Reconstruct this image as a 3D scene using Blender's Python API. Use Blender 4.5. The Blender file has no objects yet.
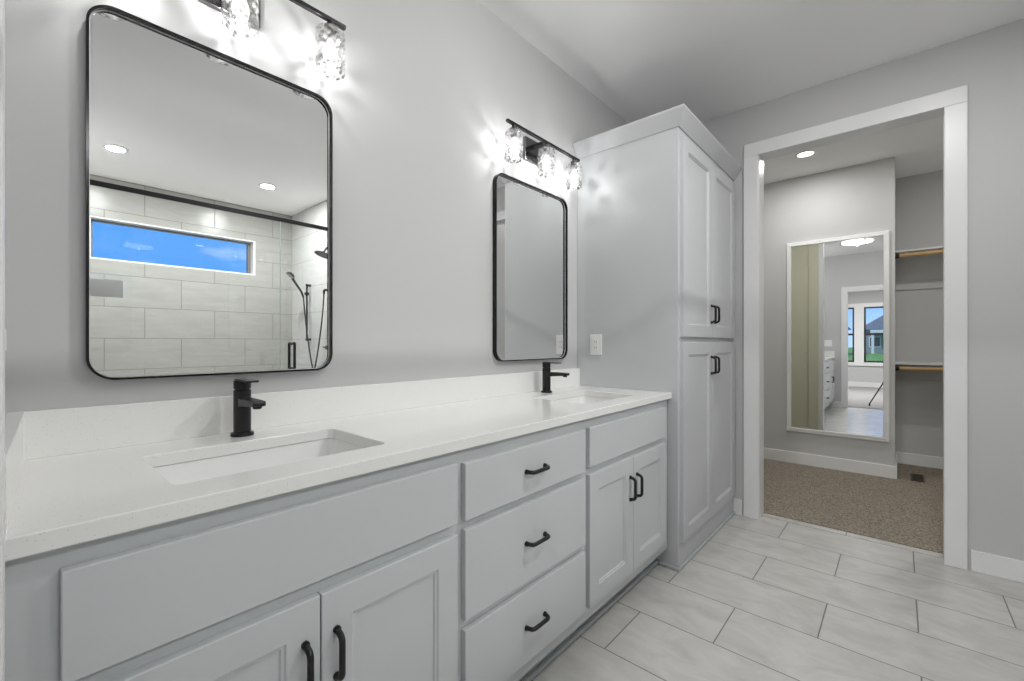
import bpy, bmesh, math, random
from mathutils import Vector, Matrix
random.seed(7)
S = bpy.context.scene
COL = S.collection

# ------------------------------------------------------------ camera
CAM_Z = 1.17
cd = bpy.data.cameras.new('camera')
cd.sensor_width = 36.0
cd.lens = 36.0 * 437.0 / 1024.0
cd.clip_start = 0.01
cd.clip_end = 500
cd.shift_y = (342.5 - 340.5) / 1024.0
cam = bpy.data.objects.new('camera', cd)
COL.objects.link(cam)
cam.location = (0, 0, CAM_Z)
cam.rotation_euler = (math.radians(90), 0, math.radians(41.57 - 90))
S.camera = cam

# ------------------------------------------------------------ world: blue sky with thin clouds
w = bpy.data.worlds.new('sky')
S.world = w
w.use_nodes = True
nt = w.node_tree
nt.nodes.clear()
wo = nt.nodes.new('ShaderNodeOutputWorld')
bg = nt.nodes.new('ShaderNodeBackground')
tc = nt.nodes.new('ShaderNodeTexCoord')
mp = nt.nodes.new('ShaderNodeMapping')
mp.inputs['Scale'].default_value = (1.0, 1.0, 3.2)
mp.inputs['Location'].default_value = (0.262, 0.1, 0.0)
no = nt.nodes.new('ShaderNodeTexNoise')
no.inputs['Scale'].default_value = 4.0
no.inputs['Detail'].default_value = 6.0
rp = nt.nodes.new('ShaderNodeValToRGB')
rp.color_ramp.elements[0].position = 0.56
rp.color_ramp.elements[1].position = 0.74
sx = nt.nodes.new('ShaderNodeSeparateXYZ')
gr = nt.nodes.new('ShaderNodeValToRGB')
gr.color_ramp.elements[0].position = 0.0
gr.color_ramp.elements[0].color = (0.40, 0.58, 0.85, 1)
gr.color_ramp.elements[1].position = 0.13
gr.color_ramp.elements[1].color = (0.085, 0.32, 0.84, 1)
mx = nt.nodes.new('ShaderNodeMixRGB')
mx.inputs['Color2'].default_value = (0.70, 0.80, 0.95, 1)
L = nt.links.new
L(tc.outputs['Generated'], mp.inputs['Vector'])
L(mp.outputs['Vector'], no.inputs['Vector'])
L(no.outputs['Fac'], rp.inputs['Fac'])
L(tc.outputs['Generated'], sx.inputs[0])
L(sx.outputs['Z'], gr.inputs['Fac'])
L(rp.outputs['Color'], mx.inputs['Fac'])
L(gr.outputs['Color'], mx.inputs['Color1'])
L(mx.outputs['Color'], bg.inputs['Color'])
bg.inputs['Strength'].default_value = 1.3
L(bg.outputs['Background'], wo.inputs['Surface'])

# ------------------------------------------------------------ sun and exposure
def lamp(name, kind, loc, energy, color=(1, 1, 1), rot=(0, 0, 0), **k):
    d = bpy.data.lights.new(name, kind)
    d.energy = energy
    d.color = color
    for a, v in k.items():
        setattr(d, a, v)
    o = bpy.data.objects.new(name, d)
    o.location = loc
    o.rotation_euler = rot
    COL.objects.link(o)
    return o
lamp('sun', 'SUN', (20, 20, 30), 2.2, (1, .96, .9), (math.radians(42), 0, math.radians(128)), angle=0.01)

P_VANITY = 2.1      # each of the six vanity bulbs
P_FLUSH = 9.5      # flush ceiling light of the bathroom
P_DOWN = 25.0        # each recessed downlight
P_FILL = 14.0      # added unseen fill downlight over the middle of the bathroom
P_BED = 90.0
P_CLOSET = 7.5

S.view_settings.view_transform = 'Standard'
S.view_settings.look = 'None'
S.view_settings.gamma = 1.0
S.view_settings.exposure = 0.32
S.view_settings.use_curve_mapping = False
try:
    S.cycles.use_denoising = True
    S.cycles.max_bounces = 12
    S.cycles.diffuse_bounces = 6
    S.cycles.glossy_bounces = 8
    S.cycles.transmission_bounces = 8
    S.cycles.transparent_max_bounces = 16
    S.cycles.sample_clamp_indirect = 4.0
    S.cycles.caustics_reflective = False
    S.cycles.caustics_refractive = False
except Exception:
    pass

# ------------------------------------------------------------ materials
def mat(name, col, rough=0.5, metal=0.0, bump=0.0, bscale=200.0, spec=0.5, var=0.0, vscale=3.0):
    m = bpy.data.materials.new(name)
    m.use_nodes = True
    n = m.node_tree
    b = n.nodes['Principled BSDF']
    b.inputs['Base Color'].default_value = (*col, 1)
    b.inputs['Roughness'].default_value = rough
    b.inputs['Metallic'].default_value = metal
    b.inputs['Specular IOR Level'].default_value = spec
    t = n.nodes.new('ShaderNodeTexCoord')
    if bump:
        q = n.nodes.new('ShaderNodeTexNoise')
        q.inputs['Scale'].default_value = bscale
        q.inputs['Detail'].default_value = 3
        u = n.nodes.new('ShaderNodeBump')
        u.inputs['Strength'].default_value = bump
        u.inputs['Distance'].default_value = 0.002
        n.links.new(t.outputs['Object'], q.inputs['Vector'])
        n.links.new(q.outputs['Fac'], u.inputs['Height'])
        n.links.new(u.outputs['Normal'], b.inputs['Normal'])
    if var:
        q = n.nodes.new('ShaderNodeTexNoise')
        q.inputs['Scale'].default_value = vscale
        q.inputs['Detail'].default_value = 5
        x = n.nodes.new('ShaderNodeMixRGB')
        x.inputs['Color1'].default_value = (*[c * (1 - var) for c in col], 1)
        x.inputs['Color2'].default_value = (*[min(1, c * (1 + var)) for c in col], 1)
        n.links.new(t.outputs['Object'], q.inputs['Vector'])
        n.links.new(q.outputs['Fac'], x.inputs['Fac'])
        n.links.new(x.outputs['Color'], b.inputs['Base Color'])
    return m

M = {}
M['wall'] = mat('grey wall paint', (0.56, 0.56, 0.56), 0.55, bump=0.08, bscale=260, spec=0.3)
M['olive'] = mat('olive light cast', (0.66, 0.65, 0.50), 0.5, bump=0.05, spec=0.3)  # yellowish cast of mixed light put into the wall and casing colour
M['ceiling'] = mat('ceiling paint', (0.94, 0.94, 0.94), 0.9, bump=0.1, bscale=150, spec=0.2)
M['trim'] = mat('white trim paint', (0.80, 0.80, 0.80), 0.32)
M['cabinet'] = mat('blue grey cabinet paint', (0.545, 0.560, 0.570), 0.45)
M['kick'] = mat('kick paint', (0.48, 0.50, 0.51), 0.5)
M['black'] = mat('matte black metal', (0.014, 0.014, 0.015), 0.35, metal=0.3)
M['blackgloss'] = mat('black enamel', (0.02, 0.02, 0.022), 0.16, metal=0.6)
M['nickel'] = mat('dark polished metal', (0.22, 0.22, 0.22), 0.15, metal=1.0)
M['plate'] = mat('white plastic', (0.86, 0.86, 0.85), 0.3)
M['slot'] = mat('dark slot', (0.05, 0.05, 0.05), 0.5)
M['porcelain'] = mat('white porcelain', (0.82, 0.82, 0.81), 0.08)
M['chrome'] = mat('chrome', (0.8, 0.8, 0.8), 0.08, metal=1.0)
M['mirror'] = mat('mirror silver', (0.90, 0.905, 0.90), 0.0, metal=1.0)
M['wood'] = mat('pale wood rod', (0.62, 0.40, 0.18), 0.45, var=0.15, vscale=12)
def _translucent(m, f):
    n = m.node_tree
    b = n.nodes['Principled BSDF']
    o = n.nodes['Material Output']
    t = n.nodes.new('ShaderNodeBsdfTranslucent')
    t.inputs['Color'].default_value = (.95, .95, .95, 1)
    x = n.nodes.new('ShaderNodeMixShader')
    x.inputs['Fac'].default_value = f
    n.links.new(b.outputs[0], x.inputs[1])
    n.links.new(t.outputs[0], x.inputs[2])
    n.links.new(x.outputs[0], o.inputs['Surface'])
M['register'] = mat('bronze register', (0.055, 0.035, 0.022), 0.4, metal=0.4)
M['paper'] = mat('white paper', (0.85, 0.85, 0.85), 0.7)
_translucent(M['paper'], 0.6)
M['windowframe'] = mat('black window frame', (0.015, 0.015, 0.017), 0.4)
M['winvinyl'] = mat('brown grey window frame', (0.16, 0.15, 0.14), 0.5)
M['siding'] = mat('white siding', (0.72, 0.73, 0.74), 0.7)
M['roof'] = mat('grey shingles', (0.15, 0.155, 0.165), 0.9, var=0.25, vscale=4)
M['brickgrey'] = mat('blue grey siding', (0.25, 0.29, 0.33), 0.8)
M['lawn'] = mat('lawn grass', (0.16, 0.30, 0.05), 0.95, var=0.4, vscale=0.6)
M['darkglass'] = mat('dark house glass', (0.05, 0.06, 0.08), 0.05)

def emis(name, col, s):
    m = bpy.data.materials.new(name)
    m.use_nodes = True
    n = m.node_tree
    b = n.nodes['Principled BSDF']
    b.inputs['Base Color'].default_value = (*col, 1)
    b.inputs['Emission Color'].default_value = (*col, 1)
    b.inputs['Emission Strength'].default_value = s
    return m
M['lens'] = emis('lit downlight lens', (1, 0.99, 0.96), 3.0)
M['bulb'] = bpy.data.materials.new('lit frosted bulb')
M['bulb'].use_nodes = True
_n = M['bulb'].node_tree
_n.nodes.clear()
_o = _n.nodes.new('ShaderNodeOutputMaterial')
_x = _n.nodes.new('ShaderNodeMixShader')
_x.inputs['Fac'].default_value = 0.35
_t = _n.nodes.new('ShaderNodeBsdfTransparent')
_e = _n.nodes.new('ShaderNodeEmission')
_e.inputs['Color'].default_value = (1, 0.98, 0.94, 1)
_e.inputs['Strength'].default_value = 2.5
_n.links.new(_t.outputs[0], _x.inputs[1])
_n.links.new(_e.outputs[0], _x.inputs[2])
_n.links.new(_x.outputs[0], _o.inputs['Surface'])
M['diffuser'] = emis('lit diffuser', (1, 0.99, 0.97), 1.6)

def clear_glass(name, gloss=0.06, tint=(1, 1, 1), rough=0.0):
    m = bpy.data.materials.new(name)
    m.use_nodes = True
    n = m.node_tree
    n.nodes.clear()
    o = n.nodes.new('ShaderNodeOutputMaterial')
    a = n.nodes.new('ShaderNodeBsdfTransparent')
    a.inputs['Color'].default_value = (*tint, 1)
    g = n.nodes.new('ShaderNodeBsdfGlossy')
    g.inputs['Roughness'].default_value = rough
    x = n.nodes.new('ShaderNodeMixShader')
    f = n.nodes.new('ShaderNodeFresnel')
    f.inputs['IOR'].default_value = 1.45
    n.links.new(f.outputs[0], x.inputs['Fac'])
    n.links.new(a.outputs[0], x.inputs[1])
    n.links.new(g.outputs[0], x.inputs[2])
    n.links.new(x.outputs[0], o.inputs['Surface'])
    return m
M['glass'] = clear_glass('clear pane', tint=(0.96, 0.975, 0.97))
M['edge'] = mat('polished glass edge', (0.70, 0.78, 0.76), 0.1)

# seeded, bubbly glass of the lamp shades: clear cells in milky glass
m = bpy.data.materials.new('seeded glass shade')
m.use_nodes = True
n = m.node_tree
n.nodes.clear()
o_ = n.nodes.new('ShaderNodeOutputMaterial')
t_ = n.nodes.new('ShaderNodeTexCoord')
v_ = n.nodes.new('ShaderNodeTexVoronoi')
v_.inputs['Scale'].default_value = 55
r_ = n.nodes.new('ShaderNodeValToRGB')
r_.color_ramp.elements[0].position = 0.15
r_.color_ramp.elements[0].color = (0.30, 0.30, 0.30, 1)
r_.color_ramp.elements[1].position = 0.55
r_.color_ramp.elements[1].color = (0.97, 0.97, 0.97, 1)
a_ = n.nodes.new('ShaderNodeBsdfTransparent')
tl = n.nodes.new('ShaderNodeBsdfTranslucent')
tl.inputs['Color'].default_value = (0.11, 0.11, 0.108, 1)
gl = n.nodes.new('ShaderNodeBsdfGlossy')
gl.inputs['Roughness'].default_value = 0.12
bu = n.nodes.new('ShaderNodeBump')
bu.inputs['Strength'].default_value = 0.8
bu.inputs['Distance'].default_value = 0.003
x1 = n.nodes.new('ShaderNodeMixShader')
x2 = n.nodes.new('ShaderNodeMixShader')
x2.inputs['Fac'].default_value = 0.12
n.links.new(t_.outputs['Object'], v_.inputs['Vector'])
n.links.new(v_.outputs['Distance'], r_.inputs['Fac'])
n.links.new(v_.outputs['Distance'], bu.inputs['Height'])
n.links.new(bu.outputs[0], gl.inputs['Normal'])
n.links.new(bu.outputs[0], tl.inputs['Normal'])
n.links.new(r_.outputs['Color'], x1.inputs['Fac'])
n.links.new(tl.outputs[0], x1.inputs[1])
n.links.new(a_.outputs[0], x1.inputs[2])
n.links.new(x1.outputs[0], x2.inputs[1])
n.links.new(gl.outputs[0], x2.inputs[2])
n.links.new(x2.outputs[0], o_.inputs['Surface'])
M['shade'] = m

def math_node(n, op, a=None, b=None):
    q = n.nodes.new('ShaderNodeMath')
    q.operation = op
    for i, v in enumerate((a, b)):
        if v is None:
            continue
        if isinstance(v, (int, float)):
            q.inputs[i].default_value = v
        else:
            n.links.new(v, q.inputs[i])
    return q.outputs[0]

def tile_mat(name, base, grout, row_ax, row0, rowh, len_ax, len0, tlen, gw, rough, veins, var, stretch=(1, 1, 1)):
    """running bond tiles: rows of height rowh along row_ax, joints tlen apart along len_ax, every other row shifted by half"""
    m = bpy.data.materials.new(name)
    m.use_nodes = True
    n = m.node_tree
    b = n.nodes['Principled BSDF']
    g = n.nodes.new('ShaderNodeNewGeometry')
    s = n.nodes.new('ShaderNodeSeparateXYZ')
    n.links.new(g.outputs['Position'], s.inputs[0])
    r = math_node(n, 'DIVIDE', math_node(n, 'SUBTRACT', s.outputs[row_ax], row0), rowh)
    ri = math_node(n, 'FLOOR', r)
    rf = math_node(n, 'SUBTRACT', r, ri)
    par = math_node(n, 'FLOORED_MODULO', ri, 2.0)
    u = math_node(n, 'DIVIDE', math_node(n, 'SUBTRACT', s.outputs[len_ax], len0), tlen)
    u = math_node(n, 'SUBTRACT', u, math_node(n, 'MULTIPLY', par, 0.5))
    ui = math_node(n, 'FLOOR', u)
    uf = math_node(n, 'SUBTRACT', u, ui)
    def edge(fr, size):
        d = math_node(n, 'MINIMUM', fr, math_node(n, 'SUBTRACT', 1.0, fr))
        return math_node(n, 'LESS_THAN', math_node(n, 'MULTIPLY', d, size), gw / 2)
    mask = math_node(n, 'MAXIMUM', edge(rf, rowh), edge(uf, tlen))
    cx = n.nodes.new('ShaderNodeCombineXYZ')
    n.links.new(ri, cx.inputs[0])
    n.links.new(ui, cx.inputs[1])
    wn = n.nodes.new('ShaderNodeTexWhiteNoise')
    n.links.new(cx.outputs[0], wn.inputs['Vector'])
    ad = n.nodes.new('ShaderNodeVectorMath')
    ad.operation = 'ADD'
    sc = n.nodes.new('ShaderNodeVectorMath')
    sc.operation = 'SCALE'
    sc.inputs['Scale'].default_value = 9.0
    n.links.new(wn.outputs['Color'], sc.inputs[0])
    st = n.nodes.new('ShaderNodeVectorMath')
    st.operation = 'MULTIPLY'
    st.inputs[1].default_value = stretch
    n.links.new(g.outputs['Position'], st.inputs[0])
    n.links.new(st.outputs[0], ad.inputs[0])
    n.links.new(sc.outputs[0], ad.inputs[1])
    nz = n.nodes.new('ShaderNodeTexNoise')
    nz.inputs['Scale'].default_value = veins
    nz.inputs['Detail'].default_value = 7
    nz.inputs['Roughness'].default_value = 0.62
    nz.inputs['Distortion'].default_value = 0.6
    n.links.new(ad.outputs[0], nz.inputs['Vector'])
    rr = n.nodes.new('ShaderNodeValToRGB')
    rr.color_ramp.elements[0].position = 0.30
    rr.color_ramp.elements[0].color = (*[c * (1 - var) for c in base], 1)
    rr.color_ramp.elements[1].position = 0.62
    rr.color_ramp.elements[1].color = (*[min(1, c * (1 + var * 0.4)) for c in base], 1)
    n.links.new(nz.outputs['Fac'], rr.inputs['Fac'])
    x = n.nodes.new('ShaderNodeMixRGB')
    x.inputs['Color2'].default_value = (*grout, 1)
    n.links.new(rr.outputs['Color'], x.inputs['Color1'])
    n.links.new(mask, x.inputs['Fac'])
    n.links.new(x.outputs['Color'], b.inputs['Base Color'])
    ro = math_node(n, 'ADD', math_node(n, 'MULTIPLY', mask, 0.5), rough)
    n.links.new(ro, b.inputs['Roughness'])
    bp = n.nodes.new('ShaderNodeBump')
    bp.invert = True
    bp.inputs['Strength'].default_value = 0.5
    bp.inputs['Distance'].default_value = 0.001
    n.links.new(mask, bp.inputs['Height'])
    n.links.new(bp.outputs[0], b.inputs['Normal'])
    return m
M['floortile'] = tile_mat('floor tile', (0.545, 0.537, 0.515), (0.17, 0.165, 0.155), 0, 3.006 - 0.306 * 20, 0.3065, 1, 0.543 - 6.0, 0.6, 0.0045, 0.24, 9.0, 0.15, (1, 0.55, 1))
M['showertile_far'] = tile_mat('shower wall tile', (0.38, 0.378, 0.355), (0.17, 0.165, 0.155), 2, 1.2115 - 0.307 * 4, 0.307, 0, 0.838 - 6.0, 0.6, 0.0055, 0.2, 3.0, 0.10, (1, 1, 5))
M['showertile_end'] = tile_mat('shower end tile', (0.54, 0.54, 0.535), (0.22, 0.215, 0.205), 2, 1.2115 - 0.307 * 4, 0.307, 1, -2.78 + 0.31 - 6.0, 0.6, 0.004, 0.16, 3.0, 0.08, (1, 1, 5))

# carpet
def carpet_mat(name, c1, c2):
    m = bpy.data.materials.new(name)
    m.use_nodes = True
    n = m.node_tree
    b = n.nodes['Principled BSDF']
    b.inputs['Roughness'].default_value = 1.0
    b.inputs['Specular IOR Level'].default_value = 0.05
    t = n.nodes.new('ShaderNodeTexCoord')
    q = n.nodes.new('ShaderNodeTexNoise')
    q.inputs['Scale'].default_value = 120
    q.inputs['Detail'].default_value = 4
    q.inputs['Roughness'].default_value = 0.7
    r = n.nodes.new('ShaderNodeValToRGB')
    r.color_ramp.elements[0].position = 0.36
    r.color_ramp.elements[0].color = (*c1, 1)
    r.color_ramp.elements[1].position = 0.64
    r.color_ramp.elements[1].color = (*c2, 1)
    u = n.nodes.new('ShaderNodeBump')
    u.inputs['Strength'].default_value = 1.0
    u.inputs['Distance'].default_value = 0.008
    n.links.new(t.outputs['Object'], q.inputs['Vector'])
    n.links.new(q.outputs['Fac'], r.inputs['Fac'])
    n.links.new(r.outputs['Color'], b.inputs['Base Color'])
    n.links.new(q.outputs['Fac'], u.inputs['Height'])
    n.links.new(u.outputs[0], b.inputs['Normal'])
    return m
M['carpet'] = carpet_mat('brown carpet', (0.135, 0.11, 0.085), (0.50, 0.44, 0.365))
M['bedcarpet'] = carpet_mat('light carpet', (0.26, 0.255, 0.25), (0.50, 0.49, 0.49))

# quartz with fine grey and tan speckle
m = mat('white speckled quartz', (0.80, 0.80, 0.79), 0.14)
n = m.node_tree
b = n.nodes['Principled BSDF']
t = n.nodes.new('ShaderNodeTexCoord')
v = n.nodes.new('ShaderNodeTexVoronoi')
v.inputs['Scale'].default_value = 260
wn = n.nodes.new('ShaderNodeSeparateColor')
lt = n.nodes.new('ShaderNodeMath'); lt.operation = 'LESS_THAN'; lt.inputs[1].default_value = 0.26
gt = n.nodes.new('ShaderNodeMath'); gt.operation = 'GREATER_THAN'; gt.inputs[1].default_value = 0.80
mu = n.nodes.new('ShaderNodeMath'); mu.operation = 'MULTIPLY'
x = n.nodes.new('ShaderNodeMixRGB')
x.inputs['Color1'].default_value = (0.80, 0.795, 0.78, 1)
x.inputs['Color2'].default_value = (0.66, 0.655, 0.64, 1)
n.links.new(t.outputs['Object'], v.inputs['Vector'])
n.links.new(v.outputs['Distance'], lt.inputs[0])
n.links.new(v.outputs['Color'], wn.inputs[0])
n.links.new(wn.outputs[0], gt.inputs[0])
n.links.new(lt.outputs[0], mu.inputs[0])
n.links.new(gt.outputs[0], mu.inputs[1])
n.links.new(mu.outputs[0], x.inputs['Fac'])
n.links.new(x.outputs['Color'], b.inputs['Base Color'])
M['quartz'] = m

# ------------------------------------------------------------ geometry helpers
def box(bm, x0, x1, y0, y1, z0, z1):
    x0, x1 = sorted((x0, x1)); y0, y1 = sorted((y0, y1)); z0, z1 = sorted((z0, z1))
    v = [bm.verts.new((x, y, z)) for x in (x0, x1) for y in (y0, y1) for z in (z0, z1)]
    for f in ((0, 1, 3, 2), (4, 6, 7, 5), (0, 4, 5, 1), (2, 3, 7, 6), (0, 2, 6, 4), (1, 5, 7, 3)):
        bm.faces.new([v[i] for i in f])

def loft(bm, rings, cap0=True, cap1=True, closed=True):
    vs = [[bm.verts.new(p) for p in r] for r in rings]
    k = len(vs[0])
    for a, b2 in zip(vs[:-1], vs[1:]):
        for i in range(k if closed else k - 1):
            j = (i + 1) % k
            bm.faces.new((a[i], a[j], b2[j], b2[i]))
    if cap0:
        bm.faces.new(vs[0][::-1])
    if cap1:
        bm.faces.new(vs[-1])
    return vs

def lathe(bm, prof, c=(0, 0, 0), axis='Z', seg=32, cap=True):
    rings = []
    for r, h in prof:
        ring = []
        for i in range(seg):
            a = 2 * math.pi * i / seg
            p = (r * math.cos(a), r * math.sin(a), h)
            if axis == 'X': p = (p[2], p[0], p[1])
            if axis == 'Y': p = (p[1], p[2], p[0])
            ring.append((p[0] + c[0], p[1] + c[1], p[2] + c[2]))
        rings.append(ring)
    loft(bm, rings, cap, cap)

def tube(bm, pts, r, seg=10, r1=None, square=False):
    pts = [Vector(p) for p in pts]
    r1 = r if r1 is None else r1
    t0 = (pts[1] - pts[0]).normalized()
    up = Vector((0, 0, 1)) if abs(t0.z) < 0.9 else Vector((1, 0, 0))
    nrm = t0.cross(up).normalized()
    rings = []
    for i, p in enumerate(pts):
        if i == 0: t = pts[1] - pts[0]
        elif i == len(pts) - 1: t = pts[-1] - pts[-2]
        else: t = (pts[i + 1] - p).normalized() + (p - pts[i - 1]).normalized()
        t.normalize()
        nrm = (nrm - t * nrm.dot(t)).normalized()
        bn = t.cross(nrm)
        rr = r + (r1 - r) * i / (len(pts) - 1)
        s = seg if not square else 4
        off = 0 if not square else math.pi / 4
        rings.append([tuple(p + (nrm * math.cos(2 * math.pi * k / s + off) + bn * math.sin(2 * math.pi * k / s + off)) * rr) for k in range(s)])
    loft(bm, rings)

def arc_path(pts, rad, n_=5):
    """polyline with its inner corners rounded"""
    pts = [Vector(p) for p in pts]
    out = [pts[0]]
    for a, b2, c in zip(pts[:-2], pts[1:-1], pts[2:]):
        d0 = (a - b2).normalized(); d1 = (c - b2).normalized()
        rr = min(rad, (a - b2).length * .49, (c - b2).length * .49)
        p0 = b2 + d0 * rr; p1 = b2 + d1 * rr
        for i in range(n_ + 1):
            s = i / n_
            out.append(p0 * (1 - s) ** 2 + b2 * 2 * s * (1 - s) + p1 * s ** 2)
    out.append(pts[-1])
    return out

def rrect(u0, u1, v0, v1, r, k=6):
    P = []
    for cu, cv, a0 in ((u1 - r, v1 - r, 0), (u0 + r, v1 - r, 90), (u0 + r, v0 + r, 180), (u1 - r, v0 + r, 270)):
        for i in range(k + 1):
            a = math.radians(a0 + 90 * i / k)
            P.append((cu + r * math.cos(a), cv + r * math.sin(a)))
    return P

def obj(name, bm, m, parent=None, bevel=0.0, smooth=False, seg=2):
    me = bpy.data.meshes.new(name)
    bmesh.ops.recalc_face_normals(bm, faces=bm.faces)
    bm.to_mesh(me)
    bm.free()
    me.materials.append(M[m] if isinstance(m, str) else m)
    o = bpy.data.objects.new(name, me)
    COL.objects.link(o)
    if smooth:
        for p in me.polygons: p.use_smooth = True
        try: me.set_sharp_from_angle(angle=math.radians(38))
        except Exception: pass
    if bevel:
        md = o.modifiers.new('bevel', 'BEVEL')
        md.width = bevel; md.segments = seg; md.limit_method = 'ANGLE'; md.angle_limit = math.radians(40)
    if parent:
        o.parent = parent
        o.matrix_parent_inverse = parent.matrix_basis.inverted()
    return o

def bx(name, m, dims, parent=None, bevel=0.0):
    bm = bmesh.new()
    for d in (dims if isinstance(dims[0], (tuple, list)) else [dims]):
        box(bm, *d)
    return obj(name, bm, m, parent, bevel)

def tag(o, label, cat, group=None):
    o['label'] = label; o['category'] = cat
    if group: o['group'] = group
    return o

def thing(name, label, cat, loc=(0, 0, 0), group=None):
    o = bpy.data.objects.new(name, None)
    o.empty_display_size = 0.05
    COL.objects.link(o)
    o.location = loc
    return tag(o, label, cat, group)

def struct(o):
    o['kind'] = 'structure'
    return o

def move_tree(o, d):
    """copy a thing with its parts and sub-parts, shifted by d (children keep their places relative to it)"""
    c = o.copy(); COL.objects.link(c); c.location = o.location + Vector(d)
    def rec(src, dst):
        for ch in list(src.children):
            k = ch.copy(); COL.objects.link(k); k.parent = dst
            rec(ch, k)
    rec(o, c)
    return c

# ------------------------------------------------------------ the room
WY = 1.46; LX = -0.02; DX = 3.25; CZ = 2.75
FARY = -2.78; SHX = 2.262; SHY = -0.55
DY0, DY1, DH = -0.18, 0.695, 2.410         # closet doorway
EY0, EY1, EH = -0.13, 0.70, 2.08           # entry doorway in the left wall
CX = 4.94; BX = 5.61
BEDX = -4.85

struct(bx('wall_vanity', 'wall', (LX - .12, DX + 2.6, WY, WY + .12, 0, CZ)))
struct(bx('wall_left', 'wall', [(LX - .12, LX, EY1 + .02, WY, 0, CZ), (LX - .12, LX, FARY, EY0 - .02, 0, CZ), (LX - .12, LX, EY0 - .02, EY1 + .02, EH + .02, CZ)]))
wd = bmesh.new()
for d in ((DX, DX + .115, DY1 + .02, WY, 0, CZ), (DX, DX + .115, -1.3, DY0 - .02, 0, CZ), (DX, DX + .115, DY0 - .02, DY1 + .02, DH + .02, CZ)):
    box(wd, *d)
struct(obj('wall_doorway', wd, 'wall'))
# skin on the closet face of that wall, coloured with the olive cast of mixed light
struct(bx('wall_closet_front', 'olive', [(DX + .1155, DX + .125, DY1 + .1455, WY, 0, CZ), (DX + .1155, DX + .125, -1.3, DY0 - .02, 0, CZ), (DX + .1155, DX + .125, DY0 - .02, DY1 + .1455, DH + .1, CZ)]))
struct(bx('wall_shower_return', 'wall', (SHX, DX, SHY - .10, SHY - .0, 0, CZ)))
struct(bx('wall_shower_end', 'showertile_end', (SHX, SHX + .1, FARY - .12, SHY - .10, 0, CZ)))
struct(bx('ceiling', 'ceiling', (LX, DX, FARY, WY, CZ, CZ + .1)))
struct(bx('floor', 'floortile', (LX - .12, DX + .085, FARY, WY, -.1, 0)))
# far shower wall with its long transom window opening
WX0, WX1, WZ0, WZ1 = 0.435, 1.846, 1.96, 2.362
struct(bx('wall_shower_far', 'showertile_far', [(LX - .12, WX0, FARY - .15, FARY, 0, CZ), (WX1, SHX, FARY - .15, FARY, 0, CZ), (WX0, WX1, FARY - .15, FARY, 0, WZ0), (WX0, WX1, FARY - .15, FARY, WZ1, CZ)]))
win = struct(bx('window_1', 'trim', [(WX0, WX1, FARY - .15, FARY + .002, WZ0 - .0, WZ0 + .014), (WX0, WX1, FARY - .15, FARY + .002, WZ1 - .012, WZ1), (WX0, WX0 + .010, FARY - .15, FARY + .002, WZ0 + .014, WZ1 - .012), (WX1 - .02, WX1, FARY - .15, FARY + .002, WZ0 + .014, WZ1 - .012)]))
fx0, fx1, fz0, fz1 = WX0 + .010, WX1 - .02, WZ0 + .014, WZ1 - .012
bx('window_frame', 'winvinyl', [(fx0, fx1, FARY - .14, FARY - .09, fz0, fz0 + .014), (fx0, fx1, FARY - .14, FARY - .09, fz1 - .014, fz1), (fx0, fx0 + .02, FARY - .14, FARY - .09, fz0 + .014, fz1 - .014), (fx1 - .03, fx1, FARY - .14, FARY - .09, fz0 + .014, fz1 - .014)], win)
bx('pane', 'glass', (fx0 + .02, fx1 - .03, FARY - .118, FARY - .114, fz0 + .014, fz1 - .014), win)

# closet shell
struct(bx('wall_closet', 'wall', [(CX, CX + .12, .03, WY, 0, CZ), (CX + .12, BX, .03, .15, 0, CZ)]))
struct(bx('wall_closet_back', 'wall', (BX, BX + .1, -1.4, .03, 0, CZ)))
struct(bx('wall_closet_side', 'wall', (DX + .115, BX, -1.4, -1.3, 0, CZ)))
struct(bx('ceiling_closet', 'ceiling', (DX + .125, BX, -1.3, WY, CZ, CZ + .1)))
struct(bx('floor_closet', 'carpet', (DX + .125, BX, -1.3, WY, -.1, .012)))
struct(bx('trim_threshold', 'floortile', (DX + .085, DX + .125, DY0 - .0, DY1, -.02, .006), bevel=.002))

# doorway casings and jambs
def casing(name, xf, sgn, y0, y1, h, wd_, m='trim', th=.018):
    """flat casing around an opening, on the wall face at x = xf, standing out towards sgn"""
    a, b2 = xf, xf + sgn * th
    return bx(name, m, [(a, b2, y1, y1 + wd_, 0, h), (a, b2, y0 - wd_, y0, 0, h), (a, b2, y0 - wd_, y1 + wd_, h, h + wd_)], bevel=.0025)
struct(casing('trim_1', DX, -1, DY0 + .004, DY1 + .004, DH, .086))
struct(casing('trim_2', DX + .1155, 1, DY0, DY1 + .045, DH + .02, .100, 'olive', th=.026))
struct(bx('trim_6', 'trim', (DX + .1156, DX + .131, DY1, DY1 + .0445, .006, DH)))
struct(bx('door_1', 'trim', [(DX, DX + .1155, DY1, DY1 + .0195, 0, DH + .0195), (DX, DX + .1155, DY0 - .0195, DY0, 0, DH + .0195), (DX, DX + .1155, DY0, DY1, DH, DH + .0195)], bevel=.001))
struct(casing('trim_3', LX, 1, EY0, EY1, EH, .09, th=.009))
struct(casing('trim_4', LX - .12, -1, EY0, EY1, EH, .09))
struct(bx('door_2', 'trim', [(LX - .12, LX, EY1, EY1 + .0195, 0, EH + .0195), (LX - .12, LX, EY0 - .0195, EY0, 0, EH + .0195), (LX - .12, LX, EY0, EY1, EH, EH + .0195)]))

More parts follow.
